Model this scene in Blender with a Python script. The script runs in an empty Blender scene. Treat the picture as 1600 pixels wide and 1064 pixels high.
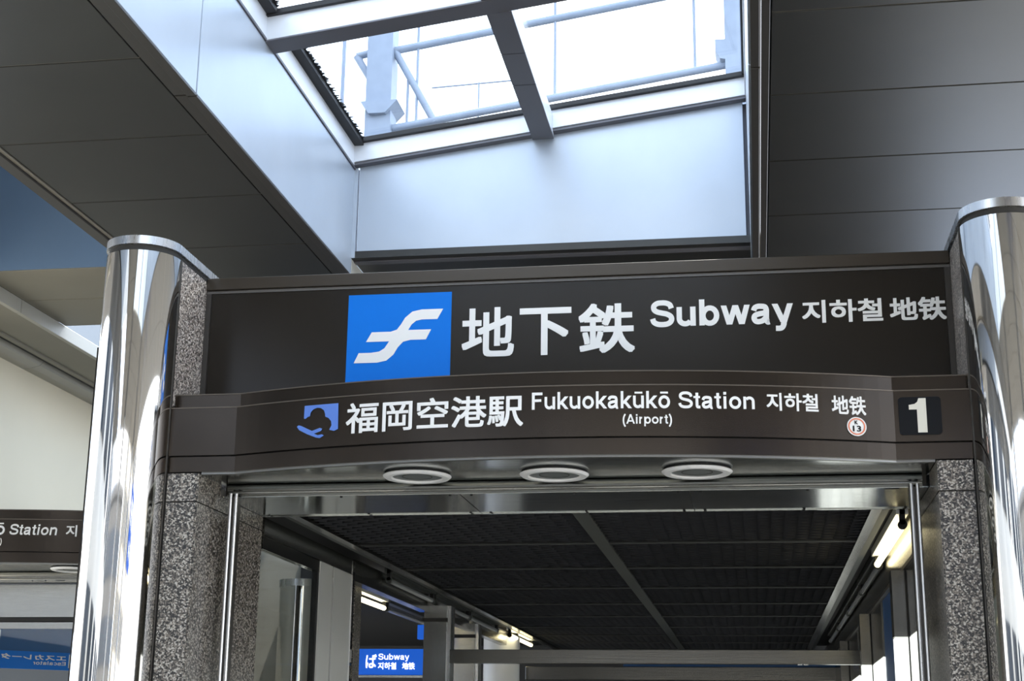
import bpy, bmesh, math, random
from mathutils import Vector, Matrix

random.seed(4)
S = bpy.context.scene
COL = bpy.context.collection

# ------------------------------------------------------------------ camera
YAW, PITCH, ROLL = math.radians(9.2664), math.radians(15.3603), math.radians(.70892)
cam = bpy.data.cameras.new('camera')
cam.sensor_width = 36.0
cam.lens = 2325.3 * 36 / 1600
cam.clip_end = 500
cam_o = bpy.data.objects.new('camera', cam)
COL.objects.link(cam_o)
f0 = Vector((-math.sin(YAW), math.cos(YAW), 0))
r0 = Vector((math.cos(YAW), math.sin(YAW), 0))
u0 = Vector((0, 0, 1))
fw = f0 * math.cos(PITCH) + u0 * math.sin(PITCH)
up = -f0 * math.sin(PITCH) + u0 * math.cos(PITCH)
rt = r0 * math.cos(ROLL) + up * math.sin(ROLL)
up = -r0 * math.sin(ROLL) + up * math.cos(ROLL)
cam_o.matrix_world = Matrix((
    (rt.x, up.x, -fw.x, 0), (rt.y, up.y, -fw.y, 0), (rt.z, up.z, -fw.z, 1.6), (0, 0, 0, 1)))
S.camera = cam_o

# ------------------------------------------------------------------ sky, sun, exposure
W = bpy.data.worlds.new('sky')
S.world = W
W.use_nodes = True
nt = W.node_tree
nt.nodes.clear()
wo = nt.nodes.new('ShaderNodeOutputWorld')
bg = nt.nodes.new('ShaderNodeBackground')
tc = nt.nodes.new('ShaderNodeTexCoord')
nz = nt.nodes.new('ShaderNodeTexNoise')
nz.inputs['Scale'].default_value = 3.2
nz.inputs['Detail'].default_value = 6
rp = nt.nodes.new('ShaderNodeValToRGB')
rp.color_ramp.elements[0].position = .42
rp.color_ramp.elements[0].color = (.55, .72, 1.0, 1)
rp.color_ramp.elements[1].position = .62
rp.color_ramp.elements[1].color = (1.0, 1.02, 1.05, 1)
nt.links.new(tc.outputs['Generated'], nz.inputs['Vector'])
nt.links.new(nz.outputs['Fac'], rp.inputs['Fac'])
nt.links.new(rp.outputs['Color'], bg.inputs['Color'])
bg.inputs['Strength'].default_value = 2.6
nt.links.new(bg.outputs['Background'], wo.inputs['Surface'])

sun = bpy.data.lights.new('sun', 'SUN')
sun.energy = 8.0
sun.angle = math.radians(1.0)
sun.color = (1.0, .95, .86)
sun_o = bpy.data.objects.new('sun', sun)
COL.objects.link(sun_o)
sun_o.rotation_euler = Vector((-.05, -.72, -.80)).to_track_quat('-Z', 'Y').to_euler()

S.view_settings.view_transform = 'Standard'
S.view_settings.look = 'None'
S.view_settings.gamma = 1
S.view_settings.use_curve_mapping = False
S.view_settings.exposure = 0.68


# ------------------------------------------------------------------ materials
def mat(name, col, rough=.5, metal=0., spec=.5, noise=None, bump=None, brushed=None, coat=0.):
    m = bpy.data.materials.new(name)
    m.use_nodes = True
    n = m.node_tree
    b = n.nodes['Principled BSDF']
    b.inputs['Base Color'].default_value = (*col, 1)
    b.inputs['Roughness'].default_value = rough
    b.inputs['Metallic'].default_value = metal
    b.inputs['Specular IOR Level'].default_value = spec
    b.inputs['Coat Weight'].default_value = coat
    t = n.nodes.new('ShaderNodeTexCoord')
    if noise:
        sc, amt = noise
        x = n.nodes.new('ShaderNodeTexNoise')
        x.inputs['Scale'].default_value = sc
        x.inputs['Detail'].default_value = 5
        r = n.nodes.new('ShaderNodeValToRGB')
        r.color_ramp.elements[0].position = .3
        r.color_ramp.elements[1].position = .7
        r.color_ramp.elements[0].color = (*[c * (1 - amt) for c in col], 1)
        r.color_ramp.elements[1].color = (*[min(1, c * (1 + amt)) for c in col], 1)
        n.links.new(t.outputs['Object'], x.inputs['Vector'])
        n.links.new(x.outputs['Fac'], r.inputs['Fac'])
        n.links.new(r.outputs['Color'], b.inputs['Base Color'])
    if brushed:
        mp = n.nodes.new('ShaderNodeMapping')
        mp.inputs['Scale'].default_value = brushed[0]
        x = n.nodes.new('ShaderNodeTexNoise')
        x.inputs['Scale'].default_value = 1
        x.inputs['Detail'].default_value = 3
        n.links.new(t.outputs['Object'], mp.inputs['Vector'])
        n.links.new(mp.outputs['Vector'], x.inputs['Vector'])
        r = n.nodes.new('ShaderNodeMapRange')
        r.inputs['To Min'].default_value = rough - brushed[1]
        r.inputs['To Max'].default_value = rough + brushed[1]
        n.links.new(x.outputs['Fac'], r.inputs['Value'])
        n.links.new(r.outputs['Result'], b.inputs['Roughness'])
        bp = n.nodes.new('ShaderNodeBump')
        bp.inputs['Strength'].default_value = brushed[2]
        bp.inputs['Distance'].default_value = .01
        n.links.new(x.outputs['Fac'], bp.inputs['Height'])
        n.links.new(bp.outputs['Normal'], b.inputs['Normal'])
    elif bump:
        x = n.nodes.new('ShaderNodeTexNoise')
        x.inputs['Scale'].default_value = bump[0]
        bp = n.nodes.new('ShaderNodeBump')
        bp.inputs['Strength'].default_value = bump[1]
        bp.inputs['Distance'].default_value = .01
        n.links.new(t.outputs['Object'], x.inputs['Vector'])
        n.links.new(x.outputs['Fac'], bp.inputs['Height'])
        n.links.new(bp.outputs['Normal'], b.inputs['Normal'])
    return m


def emit(name, col, strength):
    m = bpy.data.materials.new(name)
    m.use_nodes = True
    b = m.node_tree.nodes['Principled BSDF']
    b.inputs['Base Color'].default_value = (*[min(.9, c) for c in col], 1)
    b.inputs['Emission Color'].default_value = (*col, 1)
    b.inputs['Emission Strength'].default_value = strength
    return m


def granite(name, dark, mid, light, warm):
    m = bpy.data.materials.new(name)
    m.use_nodes = True
    n = m.node_tree
    b = n.nodes['Principled BSDF']
    t = n.nodes.new('ShaderNodeTexCoord')
    v = n.nodes.new('ShaderNodeTexVoronoi')
    v.inputs['Scale'].default_value = 125
    x = n.nodes.new('ShaderNodeTexNoise')
    x.inputs['Scale'].default_value = 95
    x.inputs['Detail'].default_value = 4
    r = n.nodes.new('ShaderNodeValToRGB')
    e = r.color_ramp.elements
    e[0].position, e[0].color = .34, (*dark, 1)
    e[1].position, e[1].color = .68, (*light, 1)
    k = e.new(.46)
    k.color = (*mid, 1)
    k = e.new(.60)
    k.color = (*warm, 1)
    sp = n.nodes.new('ShaderNodeSeparateColor')
    mx = n.nodes.new('ShaderNodeMath')
    mx.operation = 'MULTIPLY_ADD'
    mx.inputs[1].default_value = .45
    ad = n.nodes.new('ShaderNodeMath')
    ad.operation = 'MULTIPLY_ADD'
    ad.inputs[1].default_value = .55
    ad.inputs[2].default_value = 0
    n.links.new(t.outputs['Object'], v.inputs['Vector'])
    n.links.new(t.outputs['Object'], x.inputs['Vector'])
    n.links.new(v.outputs['Color'], sp.inputs['Color'])
    n.links.new(x.outputs['Fac'], ad.inputs[0])
    n.links.new(sp.outputs['Red'], mx.inputs[0])
    n.links.new(ad.outputs[0], mx.inputs[2])
    n.links.new(mx.outputs[0], r.inputs['Fac'])
    n.links.new(r.outputs['Color'], b.inputs['Base Color'])
    b.inputs['Roughness'].default_value = .28
    return m


def glass(name, tint, refl):
    m = bpy.data.materials.new(name)
    m.use_nodes = True
    n = m.node_tree
    n.nodes.clear()
    o = n.nodes.new('ShaderNodeOutputMaterial')
    mx = n.nodes.new('ShaderNodeMixShader')
    tr = n.nodes.new('ShaderNodeBsdfTransparent')
    tr.inputs['Color'].default_value = (*tint, 1)
    gl = n.nodes.new('ShaderNodeBsdfGlossy')
    gl.inputs['Roughness'].default_value = .02
    mx.inputs['Fac'].default_value = refl
    n.links.new(tr.outputs[0], mx.inputs[1])
    n.links.new(gl.outputs[0], mx.inputs[2])
    n.links.new(mx.outputs[0], o.inputs['Surface'])
    return m


M = {
    'chrome': mat('polished_stainless', (.74, .73, .71), .035, 1),
    'chrome_soft': mat('polished_panel_steel', (.62, .63, .60), .05, 1, brushed=((1.2, 1.2, .15), .01, .25)),
    'cap': mat('brushed_stainless_cap', (.72, .72, .72), .28, 1, brushed=((60, 60, 2), .06, .05)),
    'satin': mat('satin_steel_panel', (.82, .82, .79), .32, .35),
    'grey_strip': mat('grey_reveal', (.13, .125, .12), .4, .3),
    'bead': mat('lighter_bronze_edge', (.13, .11, .09), .4, .6),  # lighter tone than the band sheet, for its strip edges
    'steel_dark': mat('dim_brushed_steel', (.19, .185, .17), .24, 1, brushed=((3, 3, 160), .05, .05)),
    'lip': mat('dull_steel_lip', (.22, .22, .21), .35, .9),
    'steel': mat('brushed_stainless', (.37, .37, .355), .22, 1, brushed=((3, 3, 160), .05, .05)),
    'soffit': mat('polished_soffit_steel', (.30, .315, .305), .13, 1, brushed=((2, 90, 90), .04, .035)),
    'alu': mat('satin_aluminium', (.44, .49, .56), .36, .35, noise=(1.3, .05)),
    'alu_frame': mat('white_coated_aluminium', (.70, .73, .78), .4, .1),
    'alu_dark': mat('grey_coated_aluminium', (.13, .13, .15), .45, .2),
    'panel': mat('dark_ceiling_panel', (.026, .0255, .023), .36, .15, noise=(2.5, .10), bump=(260, .03)),
    'trim': mat('dark_bronze_trim', (.055, .05, .045), .38, .4),
    'seam': mat('pale_bead_and_highlight', (.32, .29, .24), .4, .6),
    'bronze': mat('bronze_anodised_sheet', (.036, .028, .0215), .20, .7, .5, noise=(3, .08), bump=(300, .03)),
    'bronze_board': mat('dark_bronze_board', (.020, .0165, .013), .22, .15, .28, noise=(2, .06), bump=(320, .02)),
    'bronze_light': mat('bronze_trim_strip', (.060, .049, .038), .33, .6),
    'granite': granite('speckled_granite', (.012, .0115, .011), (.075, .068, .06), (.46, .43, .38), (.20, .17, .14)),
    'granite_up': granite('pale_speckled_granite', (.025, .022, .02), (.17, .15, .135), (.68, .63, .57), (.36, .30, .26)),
    'joint': mat('dark_mortar', (.035, .034, .032), .8),
    'black': mat('matt_black', (.008, .008, .009), .7),
    'gasket': mat('black_rubber_gasket', (.012, .012, .014), .6),
    'white': mat('white_print', (.84, .84, .83), .45),
    'blue': mat('blue_print', (.0, .17, .70), .45, 0, .2),
    'blue_soft': mat('periwinkle_print', (.10, .22, .66), .4),
    'ink': mat('near_black_plate', (.004, .005, .007), .35, 0, .2),
    'cream_num': mat('cream_print', (.72, .70, .62), .5),
    'orange': mat('orange_print', (.72, .22, .12), .5),
    'mesh': mat('dark_expanded_metal', (.11, .113, .125), .42, .4),
    'mesh_rail': mat('grey_ceiling_rail', (.075, .08, .075), .5, .3),
    'plenum': mat('black_plenum', (.006, .006, .007), .9),
    'glass': glass('clear_glass', (.97, .985, .98), .05),
    'glass_dark': glass('reflective_glass', (.55, .62, .62), .28),
    'ring': mat('lamp_ring_aluminium', (.93, .93, .94), .35, .1),
    'diffuser': mat('grey_lamp_diffuser', (.10, .115, .115), .35),
    'tube_on': emit('lit_fluorescent', (1.0, .86, .50), 5.0),
    'tube_off': mat('unlit_tube', (.34, .35, .36), .25, .3),
    'lit_panel': emit('backlit_white_panel', (.93, .97, .90), .85),
    'blue_lit': emit('lit_blue_sign_face', (.002, .085, .50), .5),
    'white_lit': emit('lit_white_letters', (.9, .92, .95), .85),
    'blue_deep': mat('deep_blue_panel', (.006, .085, .26), .35),
    'cream': mat('cream_wall_paint', (.74, .67, .50), .6, noise=(.8, .03)),
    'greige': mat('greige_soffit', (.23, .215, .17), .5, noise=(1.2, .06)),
    'cream_metal': mat('cream_metal_fascia', (.42, .41, .36), .45),
    'paving': mat('grey_paving', (.38, .345, .285), .7, noise=(.6, .12)),
    'pale_concrete': mat('pale_concrete', (.62, .61, .58), .7, noise=(.4, .08)),
    'grey_concrete': mat('grey_concrete', (.085, .085, .085), .75, noise=(.4, .1)),
    'window': mat('window_glass_strip', (.03, .04, .055), .08),
    'white_paint': mat('white_paint', (.78, .79, .80), .4),
    'pale_steel': mat('pale_blue_steel_paint', (.24, .29, .38), .5, noise=(8, .06)),
    'sky_tint_alu': mat('sky_tinted_aluminium', (.20, .31, .47), .4, .2, noise=(1.3, .05)),  # aluminium with the blue reflection of the sky painted into its colour
    'well': mat('grey_blue_paint', (.21, .235, .26), .6),
    'tan': mat('tan_render', (.36, .33, .28), .7, noise=(.4, .08)),
    'dark_wall': mat('dark_back_wall', (.035, .036, .038), .6),
}


# ------------------------------------------------------------------ mesh helpers
class MB:
    def __init__(s):
        s.v, s.f, s.sm = [], [], []

    def add(s, verts, faces, smooth=False):
        o = len(s.v)
        s.v += [tuple(p) for p in verts]
        s.f += [tuple(i + o for i in q) for q in faces]
        s.sm += [smooth] * len(faces)
        return s

    def box(s, x0, x1, y0, y1, z0, z1):
        if x0 > x1: x0, x1 = x1, x0
        if y0 > y1: y0, y1 = y1, y0
        if z0 > z1: z0, z1 = z1, z0
        v = [(x, y, z) for z in (z0, z1) for y in (y0, y1) for x in (x0, x1)]
        return s.add(v, [(0, 2, 3, 1), (4, 5, 7, 6), (0, 1, 5, 4), (2, 6, 7, 3), (0, 4, 6, 2), (1, 3, 7, 5)])

    def prism(s, poly, lo, hi, axis='z', smooth=False):
        """poly: 2D outline; extruded along axis between lo and hi"""
        def P(a, b, c):
            return {'z': (a, b, c), 'y': (a, c, b), 'x': (c, a, b)}[axis]
        n = len(poly)
        v = [P(a, b, lo) for a, b in poly] + [P(a, b, hi) for a, b in poly]
        s.add(v, [tuple(range(n))[::-1], tuple(range(n, 2 * n))])
        return s.add(v, [(i, (i + 1) % n, n + (i + 1) % n, n + i) for i in range(n)], smooth)

    def tube(s, a, b, r, n=12, r2=None):
        a, b = Vector(a), Vector(b)
        d = (b - a).normalized()
        t = Vector((0, 0, 1)) if abs(d.z) < .9 else Vector((1, 0, 0))
        e1 = d.cross(t).normalized()
        e2 = d.cross(e1)
        r2 = r if r2 is None else r2
        v = []
        for c, q in ((a, r), (b, r2)):
            for i in range(n):
                w = 2 * math.pi * i / n
                v.append(c + (e1 * math.cos(w) + e2 * math.sin(w)) * q)
        s.add(v, [(i, (i + 1) % n, n + (i + 1) % n, n + i) for i in range(n)], True)
        return s.add(v, [tuple(range(n))[::-1], tuple(range(n, 2 * n))])

    def lathe(s, c, prof, n=48):
        """prof: closed list of (radius, z) around a vertical axis at c"""
        k = len(prof)
        v = [(c[0] + r * math.cos(2 * math.pi * i / n), c[1] + r * math.sin(2 * math.pi * i / n), c[2] + z)
             for i in range(n) for r, z in prof]
        f = [(i * k + j, ((i + 1) % n) * k + j, ((i + 1) % n) * k + (j + 1) % k, i * k + (j + 1) % k)
             for i in range(n) for j in range(k)]
        return s.add(v, f, True)

    def build(s, name, m, parent=None, bevel=0.):
        me = bpy.data.meshes.new(name)
        me.from_pydata(s.v, [], s.f)
        me.polygons.foreach_set('use_smooth', s.sm)
        me.materials.append(M[m] if isinstance(m, str) else m)
        bm = bmesh.new()
        bm.from_mesh(me)
        bmesh.ops.remove_doubles(bm, verts=bm.verts, dist=1e-6)
        bmesh.ops.recalc_face_normals(bm, faces=bm.faces)
        if bevel:
            bmesh.ops.bevel(bm, geom=[e for e in bm.edges if len(e.link_faces) == 2 and e.calc_face_angle(0) > .6],
                            offset=bevel, segments=1, affect='EDGES')
        bm.to_mesh(me)
        bm.free()
        if any(s.sm):
            try:
                me.set_sharp_from_angle(angle=math.radians(35))
            except Exception:
                pass
        o = bpy.data.objects.new(name, me)
        COL.objects.link(o)
        if parent:
            o.parent = parent
            o.matrix_parent_inverse = parent.matrix_world.inverted()
        return o


def tag(o, label, cat=None, group=None, kind=None):
    o['label'] = label
    if cat: o['category'] = cat
    if group: o['group'] = group
    if kind: o['kind'] = kind
    return o


def thing(name, loc, label, cat, group=None, kind=None):
    o = bpy.data.objects.new(name, None)
    o.empty_display_size = .1
    o.location = loc
    COL.objects.link(o)
    o.matrix_world = Matrix.Translation(Vector(loc))
    return tag(o, label, cat, group, kind)


def bx(name, m, parent, *b, bevel=0.):
    return MB().box(*b).build(name, m, parent, bevel)


def glyph_outlines(body):
    """the characters of a run as filled outlines (verts, faces) from the built-in font"""
    c = bpy.data.curves.new('t', 'FONT')
    c.body = body
    c.resolution_u = 4
    o = bpy.data.objects.new('t', c)
    COL.objects.link(o)
    bpy.context.view_layer.update()
    dg = bpy.context.evaluated_depsgraph_get()
    me = o.evaluated_get(dg).to_mesh()
    vs = [(v.co.x, v.co.y) for v in me.vertices]
    fs = [tuple(p.vertices) for p in me.polygons]
    o.evaluated_get(dg).to_mesh_clear()
    bpy.data.objects.remove(o)
    bpy.data.curves.remove(c)
    return vs, fs


# a plain grotesque drawn with strokes: every letter is a list of strokes on its centre lines
def spl(pts, n=7):
    out = []
    P = [pts[0]] + list(pts) + [pts[-1]]
    for i in range(1, len(P) - 2):
        a, b, c, d = P[i - 1], P[i], P[i + 1], P[i + 2]
        for k in range(n):
            t = k / n
            out.append(tuple(.5 * (2 * b[j] + (c[j] - a[j]) * t + (2 * a[j] - 5 * b[j] + 4 * c[j] - d[j]) * t * t
                                   + (3 * b[j] - a[j] - 3 * c[j] + d[j]) * t ** 3) for j in (0, 1)))
    return out + [pts[-1]]


def ell(cx, cy, rx, ry, a0, a1, n=22):
    return [(cx + rx * math.cos(math.radians(a0 + (a1 - a0) * i / n)), cy + ry * math.sin(math.radians(a0 + (a1 - a0) * i / n))) for i in range(n + 1)]


SW = .118            # stem width, cap height .72, x height .53
H = SW / 2
S_PTS = [(.575, .50), (.535, .60), (.43, .652), (.32, .662), (.20, .65), (.115, .595), (.095, .525), (.125, .455), (.21, .405), (.33, .375),
         (.45, .345), (.55, .285), (.58, .205), (.55, .125), (.46, .072), (.33, .058), (.20, .072), (.10, .13), (.065, .225)]
s_pts = [(x * .80 + .0, y * .737) for x, y in S_PTS]
GL = {   # letter: (advance, strokes, horizontally cut diagonals, filled boxes)
    'S': (.66, [spl(S_PTS)], [], []),
    's': (.53, [spl(s_pts)], [], []),
    'u': (.60, [[(.115, .53), (.115, .21)] + ell(.275, .21, .16, .15, 180, 330)], [], [(.425, .545, 0, .53)]),
    'n': (.60, [[(.485, 0), (.485, .33)] + ell(.325, .33, .16, .15, 0, 150)], [], [(.055, .173, 0, .53)]),
    'b': (.61, [ell(.325, .265, .185, .212, 0, 360)], [], [(.055, .173, 0, .72)]),
    'p': (.61, [ell(.325, .265, .185, .212, 0, 360)], [], [(.055, .173, -.2, .53)]),
    'o': (.61, [ell(.305, .265, .205, .212, 0, 360)], [], []),
    'c': (.56, [ell(.295, .265, .195, .212, 42, 318)], [], []),
    'w': (.78, [], [((.075, .53), (.225, 0)), ((.225, 0), (.39, .53)), ((.39, .53), (.555, 0)), ((.555, 0), (.705, .53))], []),
    'a': (.57, [spl([(.085, .36), (.12, .44), (.20, .475), (.29, .475), (.385, .455), (.42, .38), (.42, .25), (.42, .12), (.45, .04), (.50, .045)]),
                spl([(.42, .31), (.34, .285), (.22, .265), (.12, .225), (.095, .145), (.14, .07), (.22, .055), (.32, .08), (.40, .15)])], [], []),
    'y': (.54, [spl([(.305, .0), (.265, -.10), (.20, -.142), (.08, -.142)])], [((.065, .53), (.285, .02)), ((.475, .53), (.285, -.03))], []),
    'F': (.60, [], [], [(.065, .193, 0, .72), (.065, .555, .605, .72), (.065, .50, .325, .435)]),
    'E': (.65, [], [], [(.065, .193, 0, .72), (.065, .60, .605, .72), (.065, .56, .315, .42), (.065, .61, 0, .115)]),
    'k': (.56, [], [((.475, .53), (.145, .19)), ((.225, .30), (.485, 0))], [(.055, .173, 0, .72)]),
    't': (.34, [[(.165, .67), (.165, .17)] + spl([(.165, .17), (.175, .085), (.22, .058), (.31, .062)])], [], [(.015, .30, .44, .53)]),
    'i': (.275, [], [], [(.075, .195, 0, .53), (.075, .195, .60, .72)]),
    'l': (.275, [], [], [(.075, .195, 0, .72)]),
    'r': (.39, [ell(.30, .28, .185, .19, 175, 95)], [], [(.055, .173, 0, .53)]),
    'A': (.70, [], [((.075, 0), (.35, .72)), ((.625, 0), (.35, .72))], [(.17, .53, .155, .265)]),
    '(': (.33, [ell(.48, .26, .36, .58, 125, 235)], [], []),
    ')': (.33, [ell(-.15, .26, .36, .58, 55, -55)], [], []),
    ' ': (.28, [], [], []),
}
for ch, base in (('ū', 'u'), ('ō', 'o')):
    g = GL[base]
    GL[ch] = (g[0], g[1], g[2], g[3] + [(.13, .48, .61, .69)])


def latin(body, w0):
    """verts carry a layer number, so that crossing strokes lie a hair above one another"""
    vs, fs, x, H, ex, lay = [], [], 0., w0 / 2, (w0 - .118) / 2, 0

    def quad(q):
        o = len(vs)
        vs.extend((a, b, lay) for a, b in q)
        fs.append((o, o + 1, o + 2, o + 3))
    for ch in body:
        adv, strokes, diag, boxes = GL[ch]
        for st in strokes:
            n = len(st)
            L, R_ = [], []
            closed = abs(st[0][0] - st[-1][0]) + abs(st[0][1] - st[-1][1]) < 1e-6
            for i in range(n):
                a = st[i - 1] if i else (st[-2] if closed else st[0])
                b = st[i + 1] if i < n - 1 else (st[1] if closed else st[-1])
                d = Vector((b[0] - a[0], b[1] - a[1])).normalized()
                L.append((st[i][0] - d.y * H + x, st[i][1] + d.x * H))
                R_.append((st[i][0] + d.y * H + x, st[i][1] - d.x * H))
            lay += 1
            for i in range(n - 1):
                quad([L[i], R_[i], R_[i + 1], L[i + 1]])
        for (xa, ya), (xb, yb) in diag:
            w = H * math.hypot(xb - xa, yb - ya) / abs(yb - ya)
            w = min(w, H * 1.45)
            lay += 1
            quad([(xa - w + x, ya), (xa + w + x, ya), (xb + w + x, yb), (xb - w + x, yb)])
        for a, b, c, d in boxes:
            lay += 1
            quad([(a - ex + x, c), (b + ex + x, c), (b + ex + x, d), (a - ex + x, d)])
        x += adv + ex
        lay = 0
    return vs, fs


def text(name, body, m, parent, fn, x0, x1, z0, z1, bold=.02, shear=0., weight=.122, side=-1):
    """flat print: the run's bounding box is fitted to x0..x1, z0..z1 and laid on the surface given by fn(x, z)"""
    if all(ch in GL for ch in body):
        vs, fs = latin(body, weight)
        vs = [(a + b_ * shear, b_, c) for a, b_, c in vs]
        copies, g = [(0, 0)], 0
    else:
        vs, fs = glyph_outlines(body)
        vs = [(a, b_, 0) for a, b_ in vs]
        copies, g = [(bold * i, bold * j) for i in (-1, 0, 1) for j in (-1, 0, 1) if bold], bold
    ax, az = min(v[0] for v in vs) - g, min(v[1] for v in vs) - g
    bx_, bz = max(v[0] for v in vs) + g, max(v[1] for v in vs) + g
    b = MB()
    for k, (cx, cz) in enumerate(copies):
        pts = []
        for v in vs:
            p = fn(x0 + (v[0] + cx - ax) / (bx_ - ax) * (x1 - x0), z0 + (v[1] + cz - az) / (bz - az) * (z1 - z0))
            pts.append((p[0], p[1] + side * .00025 * (k + v[2]), p[2]))
        b.add(pts, fs)
    return b.build(name, m, parent)


def decal(name, poly, m, parent, fn):
    return MB().add([fn(x, z) for x, z in poly], [tuple(range(len(poly)))]).build(name, m, parent)


# ------------------------------------------------------------------ ground
PC = -1.01           # centre line of the entrance
ground = tag(MB().box(-60, 60, -70, 22, -.3, 0).build('floor', 'paving'),
             'grey paving of the station forecourt', 'floor', kind='structure')

# ------------------------------------------------------------------ main ceiling
ceil = thing('ceiling', (0, 0, 5.4), 'dark grey metal panelled ceiling around the skylight', 'ceiling', kind='structure')
Z0 = 5.4


def strip(x0, x1, ys, z=Z0, m='panel'):
    for a, b in zip(ys[:-1], ys[1:]):
        bx('ceiling_panel', m, ceil, x0 + .004, x1 - .004, a + .006, b - .006, z, z + .03, bevel=.004)
        bx('joint_highlight', 'seam', ceil, x0 + .004, x1 - .004, b - .005, b + .005, z + .006, z + .02)  # pale strip painted in for the highlight along each joint edge


ysL = [-3.5 + 1.0867 * k for k in range(0, 11)]
ysL = [7.368 - 1.088 * k for k in range(10, 0, -1)] + [7.368, 8.472, 9.56, 10.635, 11.72, 13.12]
ysR = [8.354 - 1.05 * k for k in range(11, 0, -1)] + [8.354, 9.402, 10.466, 11.45, 12.5, 13.6]
strip(-4.83, -3.385, ysL)
for x0, x1 in ((.185, 2.45), (2.45, 4.7)):
    strip(x0, x1, ysR)
ysN = [-3.5, -1.2, 1.0, 2.0]
strip(-3.385, .185, [-3.5, -2.4, -1.3, -.2, .9, 2.0])
# strip further left, beyond the neighbouring skylight well
strip(-9.0, -6.62, [-3.5, -1, 1.5, 4, 6.5, 9, 11.42])
# edge trims of the wells
for a, b in ((-3.4, 7.87), (7.885, 13.1)):
    bx('edge_trim', 'trim', ceil, -3.38, -3.30, a, b, Z0 - .004, Z0 + .03, bevel=.003)
    bx('edge_trim', 'trim', ceil, -3.297, -3.238, a, b, Z0 - .014, Z0 + .03, bevel=.003)
for a, b in ((2.0, 7.93), (7.95, 11.45)):
    bx('edge_trim', 'trim', ceil, .072, .124, a, b, Z0 - .012, Z0 + .03, bevel=.003)
bx('edge_bead', 'seam', ceil, .125, .131, 2.0, 11.45, Z0 - .006, Z0 + .02)
bx('edge_trim', 'trim', ceil, .133, .180, 2.0, 11.45, Z0 - .004, Z0 + .03, bevel=.003)
bx('edge_trim', 'seam', ceil, -4.87, -4.835, -3.4, 13.1, Z0 - .006, Z0 + .03, bevel=.003)
bx('edge_trim', 'trim', ceil, -4.97, -4.872, -3.4, 13.1, Z0 - .02, Z0 + .05, bevel=.003)
# unseen slabs added over the panels to keep sky light out
for b in ((-9.2, -6.62, -3.6, 11.42), (-4.97, -3.3, -3.6, 13.13), (.14, 4.7, -3.6, 13.6), (-3.3, .14, -3.6, 1.95)):
    bx('sky_block', 'grey_concrete', ceil, b[0], b[1], b[2], b[3], 5.46, 5.6)

# soffit behind the wells, a hand higher
soff = thing('ceiling_rear', (0, 12, 5.54), 'grey soffit running back behind the sign board', 'ceiling', kind='structure')
bx('ceiling_panel', 'panel', soff, -3.236, 3.6, 11.44, 21.5, 5.54, 5.6)
for a, b in ((11.43, 12.272), (12.284, 13.13)):
    bx('ceiling_panel', 'greige', soff, -6.57, -4.985, a, b, 5.54, 5.57, bevel=.004)
bx('sky_block', 'black', soff, -6.7, -4.9, 11.45, 13.1, 5.575, 5.7)  # unseen slab added above the soffit to block the sky

# ------------------------------------------------------------------ skylight well
wl = thing('wall_skylight_left', (-3.24, 7, 5.4), 'satin aluminium side wall of the skylight well', 'wall', kind='structure')
for a, b in ((2.0, 4.9), (4.91, 7.862), (7.878, 11.455)):
    bx('wall_panel', 'alu', wl, -3.30, -3.236, a, b, 5.40, 6.325, bevel=.004)
bx('wall_panel', 'cream_metal', wl, -3.30, -3.236, 11.458, 13.1, 5.40, 5.538, bevel=.003)
bx('corner_bead', 'alu', wl, -3.236, -3.205, 11.43, 11.456, 5.54, 6.34)
wf = thing('wall_skylight_far', (-1.6, 11.457, 5.54), 'pale aluminium end wall below the skylight glass', 'wall', kind='structure')
SL = .1276           # the glass rises towards the right


def zr(x): return 6.36 + SL * (x + 3.236)


MB().prism([(-3.20, 5.545), (.03, 5.545), (.03, zr(.03)), (-3.20, zr(-3.20))], 11.457, 11.52, 'y').build('wall_panel', 'alu', wf, .003)
MB().prism([(-3.3, 5.53), (.14, 5.53), (.14, zr(.14)), (-3.3, zr(-3.3))], 11.525, 11.6, 'y').build('backing', 'alu_dark', wf)
wr = thing('wall_skylight_right', (.07, 7, 5.4), 'aluminium wall on the tall side of the skylight well', 'wall', kind='structure')
bx('wall_panel', 'alu', wr, .06, .13, 2.0, 7.93, 5.41, 6.82, bevel=.003)
bx('wall_panel', 'alu', wr, .06, .13, 7.945, 11.56, 5.41, 6.82, bevel=.003)
wn = tag(MB().prism([(-3.3, 5.41), (.14, 5.41), (.14, 6.8), (-3.3, 6.36)], 1.93, 2.0, 'y').build('wall_skylight_near', 'alu'),
         'aluminium end wall of the skylight well above the viewer', 'wall', kind='structure')

sky = thing('window_1', (-1.6, 9, 6.5), 'sloping glass skylight with pale aluminium glazing bars', 'skylight', kind='structure')
RH = .175            # depth of the glazing bars


def rail(y0, y1, name, x0=-3.236, x1=.06, h=RH, m='alu_frame', dz=0.):
    a, b = zr(x0) + dz, zr(x1) + dz
    return MB().prism([(x0, a), (x1, b), (x1, b + h), (x0, a + h)], y0, y1, 'y').build(name, m, sky, .002)


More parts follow.
